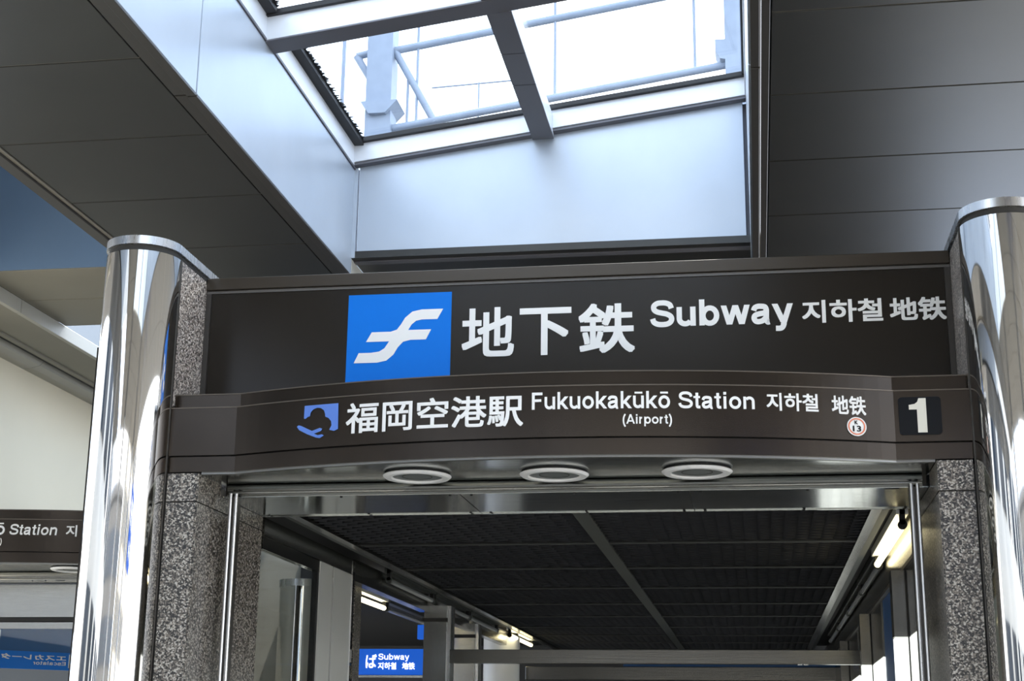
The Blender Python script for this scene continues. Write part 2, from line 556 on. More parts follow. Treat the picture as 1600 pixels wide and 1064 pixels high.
rail(11.37, 11.52, 'end_rail', dz=.012)
rail(11.385, 11.456, 'shadow_bead', h=.022, m='alu_dark', dz=-.012)
rail(11.33, 11.372, 'gasket', h=.04, m='gasket', dz=RH - .005)
for y in (9.02, 6.65, 4.3):
    rail(y, y + .19, 'cross_bar', h=RH, dz=-.03)
    rail(y - .002, y + .192, 'cross_bar_cover', h=.012, m='alu_dark', dz=-.043)
    rail(y - .03, y + .22, 'gasket', h=.04, m='gasket', dz=RH - .032)
bx('side_rail', 'alu_frame', sky, -3.30, -3.228, 2.0, 11.45, 6.345, 6.52, bevel=.002)
bx('side_bead', 'alu_dark', sky, -3.30, -3.224, 2.0, 11.45, 6.326, 6.345)
bx('gasket', 'gasket', sky, -3.32, -3.15, 2.0, 11.45, 6.52, 6.56)
bx('side_rail', 'alu_frame', sky, .05, .13, 2.0, 11.45, 6.79, 6.96, bevel=.002)
bx('gasket', 'gasket', sky, .03, .13, 2.0, 11.45, 6.955, 6.99)
for a, b in ((9.25, 11.34), (6.88, 8.98)):
    # ragged dirt along the lower edge of the glass
    n = 240
    e = [(-3.155, a), (-3.155, b)] + [(-3.155 + (.014 + .035 * random.random() ** 3) * (1 if 0 < k < n else .2), b - (b - a) * k / n) for k in range(n + 1)]
    MB().prism(e, 6.555, 6.562).build('dirt_edge', 'gasket', sky)
ra = zr(-1.62) - .035
for a, b in ((2.0, 4.3), (4.49, 6.65), (6.84, 9.02), (9.21, 11.44)):
    bx('rafter', 'alu_frame', sky, -1.71, -1.535, a, b, ra, ra + RH, bevel=.002)
    for q0, q1 in ((a, a + (b - a) * .28), (a + (b - a) * .285, a + (b - a) * .52), (a + (b - a) * .525, b)):
        bx('rafter_cover', 'alu_dark', sky, -1.712, -1.533, q0, q1 - .004, ra - .012, ra)
ys = (2.0, 4.4, 6.745, 9.115, 11.45)
for a, b in zip(ys[:-1], ys[1:]):
    for x0, x1 in ((-3.3, -1.62), (-1.62, .13)):
        za, zb = zr(x0) + RH + .03, zr(x1) + RH + .03
        MB().prism([(x0, za), (x1, zb), (x1, zb + .012), (x0, za + .012)], a + .005, b - .005, 'y').build('glass_pane', 'glass', sky)

# neighbouring skylight well at the far left: shaft depth and top plate made up to darken it
wb = thing('wall_neighbour_far', (-5.8, 11.42, 5.54), 'end wall of the next skylight well, blue with painted sky reflection', 'wall', kind='structure')
bx('wall_panel', 'sky_tint_alu', wb, -6.6, -4.98, 11.425, 11.47, 5.55, 8.2)
bx('side_panel', 'alu', wb, -5.03, -4.975, 2, 11.42, 5.46, 8.2)
bx('side_panel', 'alu', wb, -6.66, -6.6, 2, 11.42, 5.46, 8.2)
bx('side_panel', 'alu', wb, -6.66, -4.975, 1.94, 2.0, 5.46, 8.2)
bx('shade_plate', 'alu_dark', wb, -6.66, -4.975, 5.0, 11.47, 8.2, 8.26)  # unseen plate added to cut the light falling into this well

# ------------------------------------------------------------------ steelwork above the glass
rf = thing('roof_steel_frame', (-1.6, 12, 6.9), 'pale blue steel posts, pipes and brace above the skylight', 'steel frame')
YR = 12.0
b = MB().box(-3.325, -3.09, YR, YR + .22, 6.3, 8.6)
b.build('post', 'pale_steel', rf)
MB().prism([(-3.28, 7.08), (-3.13, 7.08), (-3.02, 7.2), (-3.36, 7.2)], YR - .05, YR + .27, 'y').build('post_collar', 'pale_steel', rf)
MB().box(-.105, .10, YR, YR + .2, 6.5, 8.6).build('post', 'pale_steel', rf)
MB().prism([(-.105, 7.43), (-.105, 7.62), (-.19, 7.62), (-.19, 7.52), (-.15, 7.44)], YR, YR + .2, 'y').build('bracket', 'pale_steel', rf)
MB().tube((-3.09, YR + .1, 6.985), (-.1, YR + .1, 7.42), .036).build('pipe_rail', 'pale_steel', rf)
MB().tube((-3.09, YR + .1, 7.755), (-.1, YR + .1, 8.2), .036).build('pipe_rail', 'pale_steel', rf)
MB().tube((-3.10, YR + .1, 7.77), (-2.7, YR + .1, 7.02), .034).build('brace', 'pale_steel', rf)
MB().tube((-3.45, YR + .1, 7.72), (-3.25, YR + .1, 7.38), .034).build('brace', 'pale_steel', rf)
MB().tube((-3.45, YR + .1, 7.72), (-3.25, YR + .1, 7.76), .034).build('brace', 'pale_steel', rf)
for x, z0, z1 in ((-2.875, 7.0, 8.4), (-1.615, 7.2, 8.3), (-.37, 7.38, 8.3), (-2.96, 7.0, 7.5)):
    MB().tube((x, YR + .1, z0), (x, YR + .1, z1), .013, 8).build('rod', 'pale_steel', rf)
MB().tube((-3.78, YR + .8, 6.9), (-3.78, YR + .8, 8.8), .02, 8).build('rod', 'pale_steel', rf)
MB().tube((-2.4, YR + .6, 7.1), (-2.4, YR + .6, 7.63), .008, 6).build('rod', 'pale_steel', rf)
MB().tube((-2.85, YR + .6, 7.6), (-2.05, YR + .6, 7.63), .008, 6).build('rod', 'pale_steel', rf)

# ------------------------------------------------------------------ left: beam, cream wall
beam = thing('trim_1', (-7, 12, 5.4), 'cream metal fascia beam below the left soffit', 'beam', kind='structure')
for a, b in ((8.0, 12.225), (12.237, 21.4)):
    bx('fascia', 'cream_metal', beam, -6.62, -6.57, a, b, 5.41, 5.54, bevel=.003)
bx('underside', 'greige', beam, -7.12, -6.60, 8, 21.4, 5.412, 5.45)
bx('lip', 'greige', beam, -7.12, -7.06, 8, 21.4, 5.395, 5.412)
bx('slot', 'black', beam, -7.20, -7.12, 8, 21.4, 5.42, 5.48)
for a, b in ((8.0, 14.0), (14.01, 21.4)):
    MB().prism([(-7.45, 5.36), (-7.34, 5.36), (-7.25, 5.385), (-7.205, 5.43), (-7.205, 5.47), (-7.45, 5.47)], a, b, 'y').build('moulding', 'cream_metal', beam)
wc = tag(MB().box(-7.6, -7.45, 12.1, 21.4, 3.12, 5.36).build('wall_left', 'cream'),
         'cream painted wall above the left neighbouring entrance', 'wall', kind='structure')
wx = tag(MB().box(-12, -3.1, 21.0, 21.1, 3.2, 9.5).build('wall_light_well', 'well'),
         'pale wall lit from above behind the left soffit', 'wall', kind='structure')
wbk = tag(MB().box(-12, 2.9, 21.4, 21.6, 0, 6.6).build('wall_back', 'dark_wall'),  # put in to stop sky light leaking through from behind
          'dark wall added behind the station hall to keep sky light out', 'wall', kind='structure')


# ------------------------------------------------------------------ entrance piers
def pier(s, label, cx=PC, dy=0., name='entrance_pier', lower=True):
    def X(d): return cx + s * d
    t = thing(name, (X(2.33), 7.9 + dy, 0), label, 'pier', 'polished piers of the entrance')
    R, yc = .21, 7.56 + dy

    def stadium(r, y1, n=40):
        p = [(X(2.33) + r * math.cos(math.pi + math.pi * i / n), yc + r * math.sin(math.pi + math.pi * i / n)) for i in range(n + 1)]
        return p + [(X(2.33) + r, y1), (X(2.33) - r, y1)]
    MB().prism(stadium(R, yc + .012), 0, 4.235, smooth=True).build('steel_shell', 'chrome', t)
    MB().prism(stadium(R - .014, 8.68 + dy), 4.2, 4.272).build('reveal', 'joint', t)
    MB().prism(stadium(R + .004, 8.7 + dy), 4.27, 4.318, smooth=True).build('cap', 'cap', t)
    a, b = X(2.12), X(2.54)
    bx('edge_bead', 'trim', t, X(2.116), X(2.15), yc + .012, yc + .028, 0, 4.235)
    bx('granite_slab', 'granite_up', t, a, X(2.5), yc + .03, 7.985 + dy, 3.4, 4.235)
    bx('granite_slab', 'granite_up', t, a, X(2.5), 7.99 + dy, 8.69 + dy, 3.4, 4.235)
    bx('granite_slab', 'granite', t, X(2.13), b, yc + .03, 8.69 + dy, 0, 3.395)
    if lower:
        # jamb block with slabs on its front and inner faces
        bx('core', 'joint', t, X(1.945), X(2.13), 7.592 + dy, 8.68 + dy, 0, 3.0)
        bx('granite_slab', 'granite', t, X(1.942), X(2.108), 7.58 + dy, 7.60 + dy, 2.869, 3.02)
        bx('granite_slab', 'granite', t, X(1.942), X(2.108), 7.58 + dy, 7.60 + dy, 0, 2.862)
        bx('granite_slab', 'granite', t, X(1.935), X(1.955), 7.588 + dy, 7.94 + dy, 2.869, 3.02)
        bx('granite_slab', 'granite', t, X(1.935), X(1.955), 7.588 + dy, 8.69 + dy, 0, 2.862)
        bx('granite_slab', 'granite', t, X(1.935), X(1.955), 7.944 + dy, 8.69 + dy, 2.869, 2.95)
    return t


pl = pier(-1, 'mirror polished round nosed pier with granite flank at the left of the entrance')
pr_ = pier(1, 'mirror polished round nosed pier at the right, beside the number 1 plate')
bx('side_panel', 'bronze_board', pl, -3.685, -3.56, 7.78, 7.84, 0, 3.80)

# ------------------------------------------------------------------ upper sign board
board = thing('sign_board', (PC, 8.05, 3.3), 'dark bronze board with blue emblem and white subway lettering', 'sign')
XL, XR = -3.128, 1.108
bx('face_sheet', 'bronze_board', board, XL, XR, 8.0, 8.12, 3.3, 4.163)
bx('reveal_strip', 'grey_strip', board, XL, XR, 7.992, 8.1, 4.165, 4.181)
bx('top_trim', 'bronze_light', board, XL, XR, 7.975, 8.12, 4.183, 4.255, bevel=.003)
bx('edge_strip', 'trim', board, XL, XL + .03, 7.985, 8.0, 3.47, 4.163)
bx('edge_strip', 'trim', board, XR - .03, XR, 7.985, 8.0, 3.47, 4.163)


def onboard(e):
    return lambda x, z: (x, 8.0 - e, z)


pan = bx('emblem_panel', 'blue', board, -2.266, -1.658, 7.997, 8.0, 3.52, 4.127)
emb = [(-1.706, 4.027), (-1.738, 3.967), (-1.83, 3.967), (-1.863, 3.96), (-1.888, 3.939), (-1.907, 3.907), (-1.773, 3.907),
       (-1.802, 3.848), (-1.893, 3.848), (-1.935, 3.838), (-1.965, 3.806), (-1.990, 3.763), (-2.029, 3.73), (-2.083, 3.719),
       (-2.221, 3.719), (-2.194, 3.778), (-2.122, 3.778), (-2.074, 3.784), (-2.044, 3.802), (-2.017, 3.843), (-2.153, 3.843),
       (-2.121, 3.9), (-2.01, 3.9), (-1.974, 3.911), (-1.951, 3.941), (-1.928, 3.98), (-1.886, 4.016), (-1.831, 4.027)]
decal('emblem', emb, 'white', pan, onboard(.0045))
for ch, a, b, c, d in (('地', -1.594, -1.293, 3.735, 4.025), ('下', -1.262, -.967, 3.735, 4.012), ('鉄', -.927, -.611, 3.737, 4.026)):
    text('lettering', ch, 'white', board, onboard(.004), a, b, c, d, .02)
text('lettering', 'Subway', 'white', board, onboard(.004), -.525, .261, 3.833, 4.032, weight=.145)
text('lettering', '지하철', 'white', board, onboard(.004), .309, .741, 3.872, 4.002, .022)
text('lettering', '地铁', 'white', board, onboard(.004), .778, 1.076, 3.869, 4.0, .024)


# ------------------------------------------------------------------ curved sign band
RB = 5.28


def arc(x, cx=PC, y0=7.285, e=1.74):
    d = x - cx
    return y0 + .295 if abs(d) >= e else y0 + RB - math.sqrt(RB * RB - d * d)


def band_outline(inset, cx=PC, dy=0., hi=2.118):
    xs = [cx - hi] + [cx - 1.74 + 3.48 * i / 48 for i in range(49)] + [cx + hi]
    return [(x, arc(x, cx) + dy + inset) for x in xs]


def make_band(name, label, cx, dy, back):
    t = thing(name, (cx, 7.6 + dy, 3.03), label, 'sign', 'curved sign bands')
    for nm, z0, z1, ins, m in (('fascia', 3.118, 3.385, 0, 'bronze'), ('upper_strip', 3.385, 3.468, .05, 'bronze'),
                               ('lower_strip', 3.030, 3.112, .016, 'bronze'), ('shadow_gap', 3.110, 3.120, .03, 'black')):
        o = band_outline(ins, cx, dy)
        MB().prism(o + [(cx + 2.118, back), (cx - 2.118, back)], z0, z1).build(nm, m, t)
    for z0, ins in ((3.379, -.003), (3.464, .046)):
        o, q = band_outline(ins, cx, dy), band_outline(ins + .012, cx, dy)
        MB().prism(o + q[::-1], z0, z0 + .006).build('edge_bead', 'bead', t)
    # polished lip under the band
    o = band_outline(.03, cx, dy, 1.93)
    MB().prism(o + [(cx + 1.93, 7.66 + dy)] + [(x, y + .03) for x, y in o[::-1]] + [(cx - 1.93, 7.66 + dy)], 3.018, 3.03).build('lip', 'lip', t)
    return t


band = make_band('sign_band', 'bronze bowed sign band with station name over the entrance', PC, 0, 7.995)


def onband(e, cx=PC, dy=0.):
    return lambda x, z: (x, arc(x, cx) + dy - e, z)


text('lettering', '福岡空港駅', 'white', band, onband(.004), -2.082, -1.126, 3.177, 3.342, .015)
text('lettering', 'Fukuokakūkō', 'white', band, onband(.004), -1.082, -.386, 3.256, 3.348, .022)
text('lettering', 'Station', 'white', band, onband(.004), -.345, .033, 3.256, 3.346, .022)
text('lettering', '(Airport)', 'white', band, onband(.004), -.623, -.378, 3.163, 3.232, .022)
text('lettering', '지하철', 'white', band, onband(.004), .092, .350, 3.254, 3.346, .02)
text('lettering', '地铁', 'white', band, onband(.004), .416, .588, 3.245, 3.343, .022)
cloud = [(-2.327, 3.347), (-2.229, 3.347), (-2.129, 3.347), (-2.127, 3.28), (-2.125, 3.208), (-2.148, 3.199), (-2.176, 3.207), (-2.164, 3.23),
         (-2.167, 3.252), (-2.182, 3.27), (-2.203, 3.28), (-2.204, 3.294), (-2.212, 3.315), (-2.231, 3.328), (-2.252, 3.331),
         (-2.274, 3.324), (-2.288, 3.31), (-2.293, 3.288), (-2.306, 3.285), (-2.318, 3.276), (-2.328, 3.278)]
plane = [(-2.368, 3.237), (-2.358, 3.244), (-2.341, 3.239), (-2.277, 3.208), (-2.232, 3.221), (-2.217, 3.216), (-2.223, 3.204),
         (-2.264, 3.192), (-2.242, 3.183), (-2.218, 3.186), (-2.206, 3.179), (-2.229, 3.166), (-2.253, 3.171), (-2.304, 3.192), (-2.354, 3.218)]
decal('airport_emblem', cloud, 'blue_soft', band, onband(.005))
decal('airport_emblem', plane, 'blue_soft', band, onband(.005))
# K13 badge


def disc(name, c, r, m, parent, e, n=36, r0=0.):
    f = onband(e)
    out = [f(c[0] + r * math.cos(2 * math.pi * i / n), c[1] + r * math.sin(2 * math.pi * i / n)) for i in range(n)]
    if not r0:
        return MB().add(out, [tuple(range(n))]).build(name, m, parent)
    inn = [f(c[0] + r0 * math.cos(2 * math.pi * i / n), c[1] + r0 * math.sin(2 * math.pi * i / n)) for i in range(n)]
    return MB().add(out + inn, [(i, (i + 1) % n, n + (i + 1) % n, n + i) for i in range(n)]).build(name, m, parent)


bd = disc('station_badge', (.537, 3.186), .049, 'white', band, .006)
disc('badge_ring', (.537, 3.186), .043, 'orange', bd, .008, r0=.036)
text('badge_lettering', 'K', 'ink', bd, onband(.008), .527, .543, 3.197, 3.217, .02)
text('badge_lettering', '13', 'ink', bd, onband(.008), .517, .558, 3.160, 3.190, .02)
# number plate
rr, (px0, px1, pz0, pz1) = .018, (.752, .961, 3.151, 3.346)
pp = []
for cx_, cz_, a0 in ((px1 - rr, pz1 - rr, 0), (px0 + rr, pz1 - rr, 90), (px0 + rr, pz0 + rr, 180), (px1 - rr, pz0 + rr, 270)):
    for k in range(5):
        w = math.radians(a0 + 22.5 * k)
        pp.append((cx_ + rr * math.cos(w), cz_ + rr * math.sin(w)))
plate = MB().prism(pp, 7.574, 7.581, 'y').build('number_plate', 'ink', band)
one = [(.842, 3.162), (.888, 3.162), (.888, 3.339), (.852, 3.339), (.846, 3.321), (.832, 3.310), (.803, 3.305), (.803, 3.281), (.842, 3.281)]
decal('numeral', one, 'cream_num', plate, lambda x, z: (x, 7.5725, z))


# ------------------------------------------------------------------ entrance soffit
def make_soffit(name, label, cx, dy):
    t = thing(name, (cx, 7.8 + dy, 3.0), label, 'soffit', 'steel soffits of the entrances')
    o = [(x, arc(x, cx) + dy + .035) for x in [cx - 1.93] + [cx - 1.74 + 3.48 * i / 40 for i in range(41)] + [cx + 1.93]]
    MB().prism(o + [(cx + 1.93, 8.1 + dy), (cx - 1.93, 8.1 + dy)], 3.021, 3.029).build('front_panel', 'soffit', t)
    # moulded bar in front of the lower rear panels
    MB().prism([(7.955 + dy, 2.953), (7.947 + dy, 2.962), (7.955 + dy, 2.970), (7.972 + dy, 2.973), (7.972 + dy, 2.979), (7.953 + dy, 2.982),
                (7.944 + dy, 2.992), (7.946 + dy, 3.006), (7.952 + dy, 3.016), (7.96 + dy, 3.0205), (7.99 + dy, 3.0205), (7.99 + dy, 2.953)], cx - 1.9, cx + 1.9, 'x').build('slot_bar', 'steel', t)
    xs = (-1.932, -.571, .686, 1.932)
    for a, b in zip(xs[:-1], xs[1:]):
        p = bx('rear_panel', 'soffit', t, cx + a + .003, cx + b - .003, 7.965 + dy, 8.66 + dy, 2.95, 2.957)
        for sx in (cx + a + .06, cx + b - .06, cx + (a + b) / 2):
            for sy in (8.0, 8.62):
                MB().tube((sx, sy + dy, 2.95), (sx, sy + dy, 2.946), .008, 8).build('screw', 'black', p)
    for a, b in ((.85, .928), (1.712, 1.783)):
        bx('slot', 'black', t, cx + a, cx + b, 7.972 + dy, 7.99 + dy, 2.946, 2.951)
    bx('cover', 'trim', t, cx - 1.925, cx + 1.925, 7.992 + dy, 8.66 + dy, 2.96, 3.02)
    bx('rear_edge', 'soffit', t, cx - 1.93, cx + 1.93, 8.645 + dy, 8.66 + dy, 2.944, 2.96)
    return t


sof = make_soffit('entrance_soffit', 'brushed steel soffit with round lamps under the sign band', PC, 0)


def soffit_lamp(c, label):
    t = thing('soffit_lamp', c, label, 'lamp', 'round lamps in the soffits')
    MB().lathe(c, [(.135, -.006), (.14, -.014), (.172, -.014), (.184, -.004), (.184, .0), (.172, .006), (.135, .006)]).build('ring', 'ring', t)
    MB().lathe(c, [(.0001, -.004), (.137, -.004), (.137, .01), (.0001, .01)]).build('diffuser', 'diffuser', t)
    MB().lathe(c, [(.078, -.0055), (.081, -.0055), (.081, -.004), (.078, -.004)]).build('diffuser_ring', 'joint', t)
    MB().lathe(c, [(.15, .0), (.175, .0), (.175, .011), (.15, .011)]).build('collar', 'black', t)
    return t


soffit_lamp((-1.767, 7.724, 3.010), 'round lamp in the entrance soffit, leftmost of the three, below the station characters')
soffit_lamp((-1.026, 7.736, 3.010), 'round lamp in the middle of the entrance soffit')
soffit_lamp((-.273, 7.722, 3.010), 'round lamp in the entrance soffit, rightmost of the three')

for s, lab in ((-1, 'bright steel shutter guide standing before the left granite jamb'),
               (1, 'bright steel shutter guide standing before the right granite jamb')):
    x = PC + s * 1.855
    t = thing('shutter_guide', (x, 7.94, 0), lab, 'guide rail', 'shutter guides')
    MB().tube((x - .016, 7.93, 0), (x - .016, 7.93, 2.965), .010).build('rail', 'cap', t)
    MB().tube((x + .016, 7.93, 0), (x + .016, 7.93, 2.965), .010).build('rail', 'cap', t)
    bx('channel', 'trim', t, x - .026, x + .026, 7.938, 7.98, 0, 2.95)

# ------------------------------------------------------------------ passage ceiling of expanded metal
pc = thing('ceiling_passage', (PC, 14, 2.97), 'black expanded metal mesh ceiling of the passage', 'ceiling', kind='structure')
seams = [8.68, 10.19, 11.64, 13.11, 14.57, 15.96, 17.36, 18.65, 19.9, 21.2]
CW, CD = .16, .12


def mesh_panel(x0, x1, y0, y1):
    b = MB()
    ny = int((y1 - y0 - .04) / (CD / 2))
    nx = int((x1 - x0) / CW)
    w = (x1 - x0) / nx
    for j in range(ny):
        y = y0 + .02 + j * CD / 2
        off = 0 if j % 2 == 0 else .5
        pts = []
        for i in range(nx * 2 + 1):
            x = x0 + i * w / 2
            pts.append((x, y + (CD * .25 if (i + j) % 2 else -CD * .25)))
        v, f = [], []
        for x, yy in pts:
            v += [(x, yy - .008, 2.972), (x, yy + .008, 3.0)]
        for i in range(len(pts) - 1):
            f.append((2 * i, 2 * i + 1, 2 * i + 3, 2 * i + 2))
        b.add(v, f)
    o = b.build('mesh_panel', 'mesh', pc)
    o['kind'] = 'stuff'
    return o


for a, b in zip(seams[:-1], seams[1:]):
    mesh_panel(-2.74, -1.06, a, b)
    mesh_panel(-.965, .70, a, b)
    bx('cross_rail', 'mesh_rail', pc, -2.74, .70, b - .012, b + .004, 2.966, 2.99)
    bx('shadow_rail', 'black', pc, -2.74, .70, b - .05, b - .014, 2.97, 3.0)
bx('centre_rail', 'mesh_rail', pc, -1.058, -.967, 8.66, 21.2, 2.964, 2.99)
bx('plenum', 'plenum', pc, -3.2, 1.4, 8.66, 21.3, 3.10, 3.14)
for s, x in ((-1, -2.75), (1, .71)):
    bx('channel', 'steel_dark', pc, x - .03, x + .03, 8.66, 21.2, 2.95, 3.06)
    bx('channel_lip', 'mesh_rail', pc, x + s * .03, x + s * .075, 8.66, 21.2, 2.955, 2.99)
bx('cable_trough', 'black', pc, -3.4, -2.78, 8.66, 21.2, 3.02, 3.06)
bx('cable_trough', 'black', pc, .79, .98, 8.66, 21.2, 3.02, 3.06)


def tube_lamp(x, y0, y1, lit, label, z=2.9):
    t = thing('fluorescent_tube', (x, y0, z), label, 'lamp', 'tube lamps along the passage')
    MB().tube((x, y0 + .04, z), (x, y1 - .04, z), .022, 14).build('tube', 'tube_on' if lit else 'tube_off', t)
    for a, b in ((y0, y0 + .045), (y1 - .045, y1)):
        MB().tube((x, a, z), (x, b, z), .027, 14).build('end_cap', 'black' if lit else 'mesh_rail', t)
        bx('holder', 'black', t, x - .016, x + .016, a, b, z, z + .10)
    bx('batten', 'mesh_rail' if not lit else 'white_paint', t, x - .035, x + .035, y0, y1, z + .06, z + .115)
    return t


tube_lamp(.875, 8.95, 10.95, True, 'lit yellowish tube lamp at the right edge of the passage ceiling, nearest')
names_r = ['unlit grey tube next to the lit right hand lamp', 'second unlit grey tube along the right of the passage ceiling',
           'third unlit grey tube along the right of the passage ceiling', 'farthest unlit grey tube along the right of the passage ceiling']
for k, lab in enumerate(names_r):
    tube_lamp(.895, 11.0 + 1.9 * k, 12.85 + 1.9 * k, False, lab)
names_l = ['unlit grey tube along the left of the passage ceiling, nearest', 'middle unlit grey tube along the left of the passage ceiling',
           'farthest unlit grey tube along the left of the passage ceiling']
for k, lab in enumerate(names_l):
    tube_lamp(-2.9, 11.75 + 1.75 * k, 13.45 + 1.75 * k, False, lab)
tube_lamp(-2.86, 17.6, 19.4, True, 'lit tube lamp near the white round column at the end of the passage')
tube_lamp(-3.53, 12.75, 14.2, True, 'lit tube lamp in the dark side hall left of the passage')
tube_lamp(-3.53, 14.25, 16.0, False, 'unlit grey tube behind the lit lamp in the left side hall')

# ------------------------------------------------------------------ passage right wall
wpr = thing('wall_passage_right', (.95, 14, 0), 'steel and dark glass wall on the right of the passage', 'wall', kind='structure')
bx('head_rail', 'steel_dark', wpr, .93, 1.0, 8.7, 21.2, 2.72, 2.97)
bx('head_lip', 'trim', wpr, .915, 1.0, 8.7, 21.2, 2.70, 2.725)
bx('backing', 'dark_wall', wpr, 1.0, 1.05, 8.7, 21.2, 0, 3.1)
per = ((8.73, 9.54), (11.52, 12.6), (14.3, 15.7), (17.1, 18.6))
for k, (a, b) in enumerate(per):
    bx('steel_panel', 'steel_dark', wpr, .932, .99, a, b - .03, 2.295, 2.70)
    bx('light_panel', 'lit_panel', wpr, .932, .99, a, b - .03, .4, 2.29)
    bx('joint', 'black', wpr, .925, .99, b - .03, b, 0, 2.70)
    bx('steel_post', 'steel_dark', wpr, .845, .99, b, b + .16, 2.295, 2.70)
    bx('light_panel', 'lit_panel', wpr, .85, .99, b, b + .16, .4, 2.29)
    e = per[k + 1][0] if k + 1 < len(per) else 21.2
    bx('dark_pane', 'blue_deep' if k == 0 else 'window', wpr, .945, .99, b + .17, e - .01, 2.0, 2.70)  # blue of the first pane is a painted reflection of a sign
    bx('pale_pane', 'white_paint', wpr, .945, .99, b + .17, e - .01, 0, 1.99)

# ------------------------------------------------------------------ passage left wall
wpl = thing('wall_passage_left', (-2.95, 10, 0), 'glazed steel partition on the left of the passage', 'wall', kind='structure')
bx('transom', 'steel', wpl, -3.0, -2.94, 8.72, 10.84, 2.84, 2.95)
bx('transom_lower', 'steel', wpl, -2.99, -2.945, 8.72, 10.84, 2.76, 2.835)
for a, b in ((10.85, 13.48), (13.72, 15.48), (15.72, 17.9)):
    bx('head_beam', 'steel', wpl, -3.02, -2.94, a, b, 2.80, 2.96)
bx('glass_pane', 'glass', wpl, -2.966, -2.958, 8.75, 9.92, 0, 2.76)
bx('steel_panel', 'satin', wpl, -3.0, -2.94, 9.96, 10.265, 0, 2.835)
bx('steel_panel', 'satin', wpl, -3.0, -2.94, 10.30, 10.78, 0, 2.835)
bx('joint', 'black', wpl, -2.99, -2.95, 10.265, 10.30, 0, 2.84)
bx('joint', 'black', wpl, -2.99, -2.95, 9.925, 9.96, 0, 2.84)
bx('post', 'chrome', wpl, -3.0, -2.935, 10.785, 10.84, 0, 2.95)
bx('granite_pier', 'granite', wpl, -3.14, -3.078, 11.4, 11.6, 0, 2.93)
bx('backing', 'cream_metal', wpl, -3.72, -3.68, 8.75, 12.0, 0, 3.1)
bx('rear_panel', 'dark_wall', wpl, -3.68, -3.19, 11.9, 11.95, 0, 3.1)
ic = thing('inner_column', (-3.2, 10.4, 0), 'mirror polished column behind the glass left of the passage', 'column')
MB().tube((-3.2, 10.4, 0), (-3.2, 10.4, 2.70), .16, 40).build('shaft', 'chrome', ic)
MB().lathe((-3.2, 10.4, 2.70), [(.0001, 0), (.165, 0), (.165, .05), (.0001, .05)]).build('cap', 'cap', ic)
# ------------------------------------------------------------------ far end of the passage
for (x0, x1, y, lab) in ((-2.985, -2.775, 13.5, 'brushed steel post at the left side of the passage carrying the cross beam'),
                         (-3.114, -2.883, 15.5, 'brushed steel post standing behind the first, before the white column')):
    t = thing('steel_post', ((x0 + x1) / 2, y, 0), lab, 'post', 'steel posts of the passage')
    bx('shaft', 'steel', t, x0, x1, y, y + .2, 0, 2.715)
    bx('collar', 'black', t, x0 - .005, x1 + .005, y - .003, y + .2, 2.715, 2.75)
    bx('head', 'steel', t, x0, x1, y, y + .2, 2.75, 2.86)
    bx('edge_trim', 'cap', t, x1, x1 + .036, y + .02, y + .2, 0, 2.86)
cb = thing('cross_beam', (-1, 13.6, 2.4), 'brushed steel beam crossing the passage, upper one', 'beam', 'beams crossing the passage')
bx('face', 'steel_dark', cb, -2.74, 1.3, 13.5, 13.6, 2.346, 2.468, bevel=.003)
bx('clip', 'cap', cb, .36, .40, 13.49, 13.52, 2.338, 2.346)
bx('clip', 'cap', cb, .41, .45, 13.49, 13.52, 2.338, 2.346)
cb2 = thing('cross_beam', (-1, 18.6, 2.5), 'dull steel beam crossing the passage farther back, lower one', 'beam', 'beams crossing the passage')
bx('face', 'steel_dark', cb2, -2.8, 1.3, 18.5, 18.6, 2.43, 2.585, bevel=.003)
bx('blue_strip', 'blue_deep', cb2, -1.6, 1.2, 18.55, 18.6, 2.59, 2.66)
wcol = thing('white_column', (-3.05, 18.2, 0), 'white round column at the end of the passage', 'column')
MB().tube((-3.05, 18.2, 0), (-3.05, 18.2, 2.92), .22, 36).build('shaft', 'white_paint', wcol)
MB().tube((-3.05, 18.2, 2.92), (-3.05, 18.2, 3.05), .20, 36).build('neck', 'black', wcol)

hs = thing('hanging_sign', (-3.9, 16, 2.36), 'lit blue sign with Subway lettering in the left side hall', 'sign')
bx('case', 'blue_lit', hs, -4.5, -3.42, 16.0, 16.12, 2.362, 2.632)
bx('rail', 'steel', hs, -4.6, -3.3, 15.99, 16.13, 2.33, 2.352)


def onsign(x, z): return (x, 15.996, z)


text('lettering', 'ば', 'white_lit', hs, onsign, -4.17, -4.05, 2.428, 2.575, .018)
text('lettering', 'Subway', 'white_lit', hs, onsign, -4.032, -3.69, 2.50, 2.582, .03)
text('lettering', '지하철', 'white_lit', hs, onsign, -4.032, -3.83, 2.415, 2.49, .025)
text('lettering', '地铁', 'white_lit', hs, onsign, -3.765, -3.625, 2.415, 2.49, .025)
hs2 = thing('hanging_sign', (-3.55, 15.2, 2.6), 'blue panel seen above the side hall lamp', 'sign')
bx('case', 'blue_lit', hs2, -3.36, -3.22, 14.9, 15.0, 2.66, 2.80)
hall = tag(MB().box(-7.4, -3.42, 12.8, 21.3, 3.02, 3.1).build('ceiling_hall', 'plenum'),
           'dark ceiling of the side hall left of the passage', 'ceiling', kind='structure')

